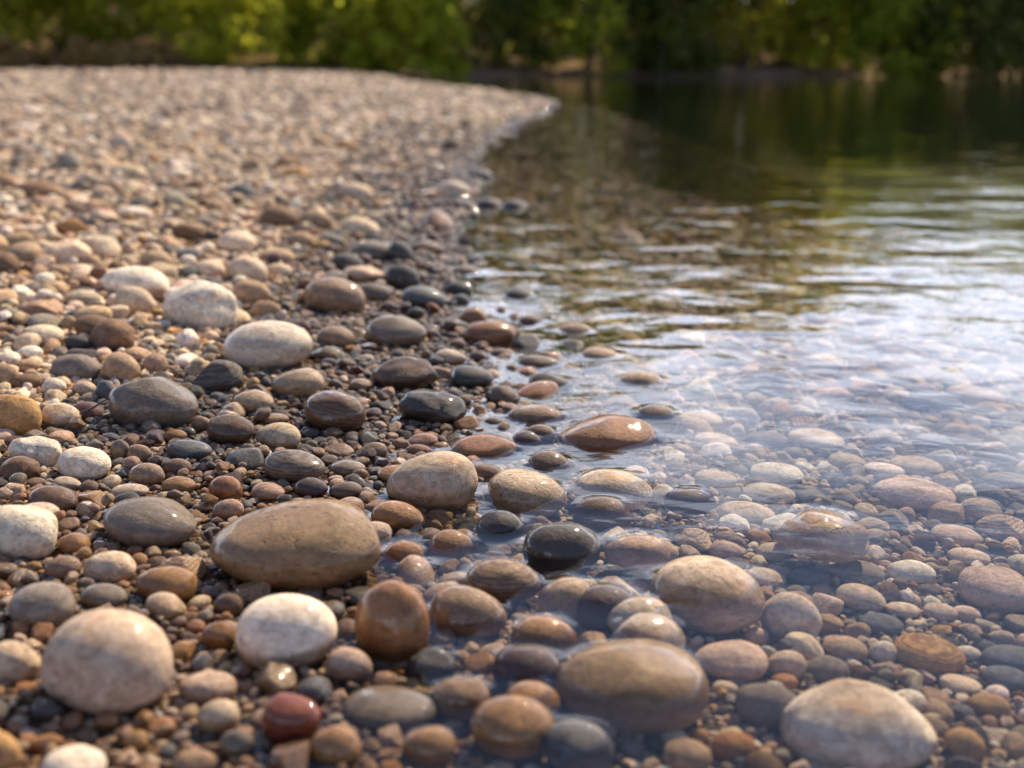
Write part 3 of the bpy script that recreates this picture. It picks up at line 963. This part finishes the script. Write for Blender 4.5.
def attr(name, typ, data):
    a = pm.attributes.new(name, typ, "POINT")
    key = {"FLOAT_VECTOR": "vector", "FLOAT": "value", "INT": "value", "FLOAT_COLOR": "color"}[typ]
    a.data.foreach_set(key, np.ascontiguousarray(data).ravel())


attr("pscl", "FLOAT_VECTOR", np.stack([sa, sb, sc_], 1).astype(np.float32))
attr("prot", "FLOAT_VECTOR", np.stack([rx, ry, rotz], 1).astype(np.float32))
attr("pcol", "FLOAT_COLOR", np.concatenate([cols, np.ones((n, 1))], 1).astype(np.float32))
attr("pwet", "FLOAT", wetf.astype(np.float32))
attr("prnd", "FLOAT", rnd.astype(np.float32))
attr("pidx", "INT", rng.integers(0, 12, n).astype(np.int32))
pm.update()
pm.materials.append(M_inst)
gravel = obj("gravel", pm)
gravel["kind"] = "stuff"
gravel["label"] = "small mixed gravel covering the shore and the shallow riverbed"
gravel["category"] = "gravel"
pc = bpy.data.collections.new("pebble_shapes")
for k, p in enumerate(protos):
    po = bpy.data.objects.new("pebble_shape", p)
    pc.objects.link(po)
ng = bpy.data.node_groups.new("gravel_nodes", "GeometryNodeTree")
ng.interface.new_socket("Geometry", in_out="INPUT", socket_type="NodeSocketGeometry")
ng.interface.new_socket("Geometry", in_out="OUTPUT", socket_type="NodeSocketGeometry")
gi = ng.nodes.new("NodeGroupInput"); go = ng.nodes.new("NodeGroupOutput")
ci_ = ng.nodes.new("GeometryNodeCollectionInfo")
ci_.inputs["Collection"].default_value = pc
ci_.inputs["Separate Children"].default_value = True
ci_.inputs["Reset Children"].default_value = True
iop = ng.nodes.new("GeometryNodeInstanceOnPoints")
iop.inputs["Pick Instance"].default_value = True


def na(name, typ):
    a = ng.nodes.new("GeometryNodeInputNamedAttribute"); a.data_type = typ
    a.inputs["Name"].default_value = name
    return a.outputs["Attribute"]


ng.links.new(gi.outputs[0], iop.inputs["Points"])
ng.links.new(ci_.outputs[0], iop.inputs["Instance"])
ng.links.new(na("pidx", "INT"), iop.inputs["Instance Index"])
e2r = ng.nodes.new("FunctionNodeEulerToRotation")
ng.links.new(na("prot", "FLOAT_VECTOR"), e2r.inputs[0])
ng.links.new(e2r.outputs[0], iop.inputs["Rotation"])
ng.links.new(na("pscl", "FLOAT_VECTOR"), iop.inputs["Scale"])
ng.links.new(iop.outputs[0], go.inputs[0])
gm = gravel.modifiers.new("gravel", "NODES"); gm.node_group = ng

# ------------------------------------------------------------------ labels of the stones
landmarks = [r for r in stone_list if r["short"]]
used = set()


def word_count(s):
    return len(s.split())


for r in stone_list:
    o = r["obj"]
    o["category"] = "stone" if r["wpx"] > 36 else "pebble"
    o.name = "river_stone" if r["wpx"] > 36 else "pebble"
    o["group"] = "stones lying under the shallow water" if r.get("covered") else (
        "wet stones at the water's edge" if r["wet"] > 0.5 else "dry stones on the beach")
    if r["lab"]:
        o["label"] = r["lab"]; used.add(r["lab"])
for r in stone_list:
    if r["lab"]:
        continue
    o = r["obj"]
    cx, cy = r["px"]
    asp = r["wpx"] / max(r["hpx"], 1)
    shape = "flat" if asp > 2.0 else "oval" if asp > 1.35 else "round"
    size_w = "large" if r["wpx"] > 55 else "medium" if r["wpx"] > 34 else "small" if r["wpx"] > 20 else "tiny"
    state = "sunken" if r.get("covered") else "wet" if r["wet"] > 0.5 else "dry"
    colw = COL[r["ck"]][1]
    kind = "stone" if r["wpx"] > 36 else "pebble"
    near = sorted(landmarks, key=lambda q: math.hypot(q["px"][0] - cx, (q["px"][1] - cy) * 1.3))
    lab = None
    opts = []
    for q in near[:6]:
        dx, dy = cx - q["px"][0], (cy - q["px"][1]) * 1.3
        dist_ = math.hypot(dx, dy)
        far = dist_ > 0.5 * q["wpx"] + r["wpx"] * 1.2
        if abs(dx) > abs(dy):
            rel = "left of" if dx < 0 else "right of"
            rel = ("some way " if far else "just ") + rel
        else:
            rel = ("well behind" if far else "just behind") if dy < 0 else ("well in front of" if far else "just in front of")
        opts.append((rel, q["short"]))
    base = f"{state} {size_w} {shape} {colw} {kind}"
    base2 = f"{state} {shape} {colw} {kind}"
    trials = [f"{base} {rel} the {s}" for rel, s in opts[:2]]
    trials += [f"{base2} between the {opts[0][1]} and the {opts[1][1]}", f"{base2} between the {opts[0][1]} and the {opts[2][1]}"]
    trials += [f"{base} {rel} the {s}" for rel, s in opts[2:]]
    trials = [t_ for t_ in trials if word_count(t_) <= 16]
    for t_ in trials:
        if t_ not in used:
            lab = t_; break
    if lab is None:
        for ex in ("slightly farther", "slightly nearer", "second", "third", "fourth", "fifth"):
            t_ = f"{ex} {base} {opts[0][0]} the {opts[0][1]}"
            if t_ not in used and word_count(t_) <= 16:
                lab = t_; break
    lab = lab or trials[0]
    used.add(lab)
    o["label"] = lab

# ------------------------------------------------------------------ water sheet
wx, wy, wF, wn_ = polar_grid(0.0040, 0.70, math.log(0.15), math.log(60), 0.0055)
wz = np.zeros_like(wx)
sd_w = sdist(wx, wy)
# gentle swell, real in the mesh where the grid can carry it
for k, p, wl in zip(_k, _ph, np.geomspace(0.10, 0.9, 14)):
    dd = np.hypot(wx, wy)
    wz += np.sin((k[0] * wx + k[1] * wy) * 6.283 / wl + p * 2) * 0.0007 * wl ** 1.1 * np.clip(dd / 1.8, 0.15, 1) * (wl > 0.012 * dd)
# meniscus where the water clings to stones that break the surface, with a faint ring round each
for q in stone_list:
    if q["z"] + q["c"] > 0.002 and q["z"] - q["c"] < 0.002 and q["d"] < 0.12:
        kz = math.sqrt(max(0.0, 1 - (q["z"] / q["c"]) ** 2))
        ra, rb = max(q["a"] * kz, 0.003), max(q["b"] * kz, 0.003)
        m = (np.abs(wx - q["x"]) < ra + 0.09) & (np.abs(wy - q["y"]) < rb + 0.09)
        idx = np.where(m)[0]
        ux, uy = wx[idx] - q["x"], wy[idx] - q["y"]
        e = np.sqrt((ux / ra) ** 2 + (uy / rb) ** 2) + 1e-6
        dist_ = np.maximum((1 - 1 / e) * np.hypot(ux, uy), 0)
        wz[idx] += 0.0011 * np.exp(-dist_ / 0.0028) + 0.00005 * np.sin(dist_ / 0.0035) * np.exp(-dist_ / 0.03) * (e > 1)
wz = np.where(sd_w > 1.2, -0.05, wz)
Vw = np.stack([wx, wy, wz], 1)
# drop faces far inland
fc = wF[(sd_w[wF] < 0.55).any(1)]
usedv = np.unique(fc)
remap = np.full(len(Vw), -1); remap[usedv] = np.arange(len(usedv))
water = obj("water", mesh_from("water", Vw[usedv], remap[fc], water_material()))
water["kind"] = "structure"
water["label"] = "clear rippled river water over the stones"

# ------------------------------------------------------------------ banks: trees and bushes
def leaf_material(name, c1, c2, transl):
    m, t = new_mat(name)
    geo = N(t, "ShaderNodeNewGeometry")
    n = N(t, "ShaderNodeTexNoise", i_Scale=1.3, i_Detail=3.0)
    L(t, geo.outputs["Position"], n.inputs["Vector"])
    wn = N(t, "ShaderNodeMath", operation="MULTIPLY_ADD", i_1=0.35, i_2=0.0)
    L(t, geo.outputs["Random Per Island"], wn.inputs[0])
    ad = N(t, "ShaderNodeMath", operation="ADD"); L(t, n.outputs["Fac"], ad.inputs[0]); L(t, wn.outputs[0], ad.inputs[1])
    mr = N(t, "ShaderNodeMapRange", i_1=0.4, i_2=0.9); L(t, ad.outputs[0], mr.inputs[0])
    mx = N(t, "ShaderNodeMix", data_type="RGBA")
    L(t, mr.outputs[0], mx.inputs[0]); mx.inputs[6].default_value = c1 + (1,); mx.inputs[7].default_value = c2 + (1,)
    df = N(t, "ShaderNodeBsdfDiffuse"); L(t, mx.outputs[2], df.inputs[0])
    tr = N(t, "ShaderNodeBsdfTranslucent"); L(t, mx.outputs[2], tr.inputs[0])
    ms = N(t, "ShaderNodeMixShader", i_0=transl); L(t, df.outputs[0], ms.inputs[1]); L(t, tr.outputs[0], ms.inputs[2])
    out = N(t, "ShaderNodeOutputMaterial"); L(t, ms.outputs[0], out.inputs[0])
    return m


LEAF = {
    "bright": leaf_material("leaf_bright", (0.24, 0.27, 0.03), (0.60, 0.62, 0.07), 0.7),
    "mid": leaf_material("leaf_mid", (0.20, 0.25, 0.03), (0.46, 0.50, 0.06), 0.68),
    "dark": leaf_material("leaf_dark", (0.09, 0.115, 0.03), (0.26, 0.27, 0.07), 0.65),
    "olive": leaf_material("leaf_olive", (0.32, 0.28, 0.03), (0.60, 0.54, 0.08), 0.7),
    "dry": leaf_material("leaf_dry", (0.30, 0.20, 0.09), (0.50, 0.36, 0.15), 0.6),
}
mb, tb = new_mat("bark")
nb = N(tb, "ShaderNodeTexNoise", i_Scale=9.0, i_Detail=5.0)
rb_ = N(tb, "ShaderNodeValToRGB")
rb_.color_ramp.elements[0].color = (0.035, 0.025, 0.018, 1); rb_.color_ramp.elements[1].color = (0.13, 0.10, 0.075, 1)
L(tb, nb.outputs[0], rb_.inputs[0])
bb_ = N(tb, "ShaderNodeBsdfPrincipled", i_Roughness=0.9); L(tb, rb_.outputs[0], bb_.inputs[0])
ob_ = N(tb, "ShaderNodeOutputMaterial"); L(tb, bb_.outputs[0], ob_.inputs[0])


def tube(path, radii, nseg=7):
    V, Fc = [], []
    path = [np.array(p, float) for p in path]
    for i, (p, r) in enumerate(zip(path, radii)):
        t = path[min(i + 1, len(path) - 1)] - path[max(i - 1, 0)]
        t /= np.linalg.norm(t)
        u = np.cross(t, [0.3, 1, 0.1]); u /= np.linalg.norm(u); v = np.cross(t, u)
        for k in range(nseg):
            a = 6.283 * k / nseg
            V.append(p + r * (math.cos(a) * u + math.sin(a) * v))
    for i in range(len(path) - 1):
        for k in range(nseg):
            Fc.append([i * nseg + k, i * nseg + (k + 1) % nseg, (i + 1) * nseg + (k + 1) % nseg, (i + 1) * nseg + k])
    return np.array(V), np.array(Fc)


def tree(name, px, dist, width_px, height, leaf, label, cat, nleaf=3800, group=None, low=0.05):
    x = (px - W / 2) / F * dist * 1.0
    y = dist
    z = float(terrain(x, y)[0])
    rw = width_px / F * dist / 2
    r = np.random.default_rng(int(abs(px) * 7 + dist * 13))
    root = bpy.data.objects.new(name, None); S.collection.objects.link(root)
    root.location = (x, y, z - 0.05)
    root["label"] = label; root["category"] = cat
    if group:
        root["group"] = group
    # stems and limbs
    VV, FF, off = [], [], 0
    tips = []
    nst = 1 if height > 3.2 else 4
    for s in range(nst):
        lean = r.normal(0, 0.10 if nst == 1 else 0.3, 2)
        pth = [(lean[0] * t * height, lean[1] * t * height, t * height * 0.8) for t in np.linspace(0, 1, 6)]
        rad = [0.016 * height * (1 - 0.8 * t) / (1 if nst == 1 else 2) for t in np.linspace(0, 1, 6)]
        v_, f_ = tube(pth, rad); VV.append(v_); FF.append(f_ + off); off += len(v_)
        for b in range(9 if nst == 1 else 4):
            t = r.uniform(0.25, 0.95)
            p0 = np.array([lean[0] * t * height, lean[1] * t * height, t * height * 0.8])
            a = r.uniform(0, 6.283)
            ln = rw * r.uniform(0.4, 0.85)
            p1 = p0 + np.array([math.cos(a) * ln, math.sin(a) * ln, ln * r.uniform(0.2, 0.7)])
            v_, f_ = tube([p0, (p0 + p1) / 2 + [0, 0, 0.06 * ln], p1], [0.007 * height, 0.005 * height, 0.002 * height], 5)
            VV.append(v_); FF.append(f_ + off); off += len(v_)
            tips.append(p1)
    obj("trunk", mesh_from("trunk", np.vstack(VV), np.vstack(FF), mb), root)
    # crown: leaf clumps spread through the volume
    nclump = 130
    C_ = []
    for _ in range(nclump):
        if r.random() < 0.4:
            p = tips[int(r.integers(len(tips)))] + r.normal(0, 0.12 * rw, 3)
        else:
            zz = r.uniform(low, 0.95) * height
            f = math.sqrt(max(0.05, 1 - (max(zz / height - 0.45, 0) / 0.58) ** 2))
            a = r.uniform(0, 6.283); q = math.sqrt(r.random()) * rw * f
            p = np.array([math.cos(a) * q, math.sin(a) * q, zz])
        C_.append((p, r.uniform(0.14, 0.30) * min(rw, height * 0.5)))
    per = nleaf // nclump
    ctr = np.concatenate([p + r.normal(0, 0.55 * s, (per, 3)) for p, s in C_])
    m_ = len(ctr)
    ls = r.uniform(0.07, 0.15, m_) * (0.7 + height / 9)
    u = r.normal(size=(m_, 3)); u /= np.linalg.norm(u, axis=1)[:, None]
    v = np.cross(u, r.normal(size=(m_, 3))); v /= np.linalg.norm(v, axis=1)[:, None]
    a_ = ctr + u * ls[:, None]; b_ = ctr + v * ls[:, None] * 0.45; c_ = ctr - u * ls[:, None]; d_ = ctr - v * ls[:, None] * 0.45
    V = np.stack([a_, b_, c_, d_], 1).reshape(-1, 3)
    V[:, 2] = np.maximum(V[:, 2], 0.03)
    obj("crown", mesh_from("crown", V, np.arange(4 * m_).reshape(-1, 4), LEAF[leaf], smooth=False), root)
    return root


BT = "trees along the far bank"; BB = "bushes behind the gravel beach"
tree("bush", 25, 24.5, 150, 2.9, "bright", "bright green bush at the far end of the bank above bare earth", "bush", 5200, BB)
tree("bush", 130, 26, 160, 3.0, "mid", "mid green bush right beside the brightest bush behind the beach", "bush", 5200, BB)
tree("bush", 235, 24.3, 150, 2.6, "bright", "low lime green bush leaning over the end of the gravel", "bush", 5200, BB)
tree("tree", 300, 31, 200, 5.0, "olive", "olive coloured tree standing back behind the lime green bush", "tree", 5600, BT)
tree("bush", 345, 25.0, 120, 2.4, "mid", "small shaded green bush between the lime green bush and the dark gap", "bush", 4600, BB)
tree("bush", 415, 24.2, 110, 2.2, "bright", "yellow green bush reaching down to the gravel beside the dark gap", "bush", 4600, BB)
tree("tree", 90, 34, 260, 5.6, "mid", "tall green tree rising behind the first two bushes", "tree", 5600, BT)
tree("tree", 500, 27.5, 150, 4.6, "dark", "very dark tree filling the gap above the gravel point", "tree", 6600, BT)
tree("tree", 585, 27, 150, 5.8, "mid", "tall green tree just past the gravel point", "tree", 6600, BT)
tree("tree", 655, 26.5, 110, 5.2, "dark", "dark blue green conifer like tree beside a pale gravel bar", "tree", 6600, BT)
tree("tree", 735, 27.5, 150, 5.6, "olive", "yellow olive tree glowing in the sun across the water", "tree", 6000, BT)
tree("tree", 815, 28, 120, 3.7, "bright", "bright yellow green tree above the wide gravel bar", "tree", 6000, BT)
tree("tree", 880, 27, 110, 3.3, "mid", "rounded green tree with shaded underside by the gravel bar", "tree", 6000, BT)
tree("tree", 955, 26.5, 120, 3.0, "dark", "dark green tree overhanging the water by the gravel bar's end", "tree", 6600, BT)
tree("tree", 1040, 27, 140, 3.2, "dark", "last dark tree leaning over the far water", "tree", 6600, BT)
tree("tree", 1160, 28, 170, 3.3, "mid", "green tree beyond the last dark tree", "tree", 4200, BT)
tree("tree", -70, 27, 170, 3.6, "mid", "green tree before the brightest bush at the beach's far end", "tree", 4200, BT)
tree("tree", 410, 36, 260, 6.0, "dark", "large dark tree far back between the bushes", "tree", 5600, BT)
tree("tree", 780, 36, 320, 4.4, "dark", "wide dark tree standing back behind the sunlit trees", "tree", 5600, BT)
tree("tree", 960, 36, 300, 4.0, "mid", "wide green tree standing back above the overhanging dark tree", "tree", 5600, BT)
tree("tree", 745, 31, 170, 6.0, "mid", "broad green tree filling the gap behind the yellow olive tree", "tree", 6000, BT)
tree("tree", 620, 38, 300, 7.0, "dark", "tallest dark tree at the back of the far bank", "tree", 5600, BT)
for k, (px, hh, lf, lab) in enumerate([
        (-60, 5.5, "dark", "dark green tree far back beyond the beach's left end"),
        (200, 6.0, "dark", "dark tree standing high behind the lime green bush"),
        (310, 6.0, "dark", "dense dark tree directly behind the olive coloured tree"),
        (500, 6.5, "dark", "dense dark tree at the back of the dark gap"),
        (720, 6.3, "dark", "deep green tree at the back behind the yellow olive tree"),
        (860, 4.3, "dark", "deep green tree at the back behind the rounded green tree"),
        (1060, 4.5, "dark", "deep green tree at the back above the last dark tree"),
        (1230, 6.0, "dark", "deep green tree farthest along the river bank")]):
    tree("tree", px, 40, 300, hh, lf, lab, "tree", 5600, BT)
for k, (px, dist, hh) in enumerate([(45, 22.3, 0.35), (105, 22.6, 0.4), (150, 22.2, 0.3), (10, 22.5, 0.45)]):
    tree("grass_tuft", px, dist, 46, hh, "dry",
         ["dry straw coloured tuft in front of the brightest bush", "wide straw coloured tuft between the two first bushes",
          "low straw coloured tuft at the gravel's end", "tall straw coloured tuft on the bare earth bank"][k], "grass tuft", 900, "dry grass tufts on the bank")

# ------------------------------------------------------------------ gravel bars on the far bank
for k, (px, py, wpx, hm, lab) in enumerate([(655, 71, 90, 0.16, "pale gravel bar beside the dark conifer like tree"),
                                             (600, 70.5, 50, 0.2, "small rusty brown bar of earth past the gravel point"),
                                             (895, 70, 120, 0.30, "wide pinkish gravel bar under the bright yellow green tree")]):
    dist = 25.6
    x = (px - W / 2) / F * dist
    P, Fc = stone_verts(4, 700 + k, 0.06, 5, 0.05)
    P = P * np.array([wpx / F * dist / 2, 0.9, hm])
    m_ = stone_material("bar_gravel", "object", 0.5, 0.5, 0, 1.0)
    o = obj("gravel_bar", mesh_from("gravel_bar", P, Fc, m_))
    o.location = (x, dist, float(terrain(x, dist)[0]) + 0.02)
    o.color = [(0.42, 0.33, 0.28, 0), (0.26, 0.13, 0.07, 0), (0.48, 0.36, 0.30, 0)][k]
    o["label"] = lab; o["category"] = "gravel bar"

# ------------------------------------------------------------------ a thin twig among the stones
x, y, z = to_ground(97, 409, 0.014)
tp = [(x - 0.016, y - 0.008, z - 0.003), (x - 0.004, y, z + 0.001), (x + 0.006, y + 0.004, z + 0.007), (x + 0.015, y + 0.012, z + 0.011)]
v_, f_ = tube(tp, [0.0011, 0.0010, 0.0008, 0.0004], 6)
tw = obj("twig", mesh_from("twig", v_, f_, mb))
tw["label"] = "thin brown twig lying left of the big dark ridged boulder"; tw["category"] = "twig"
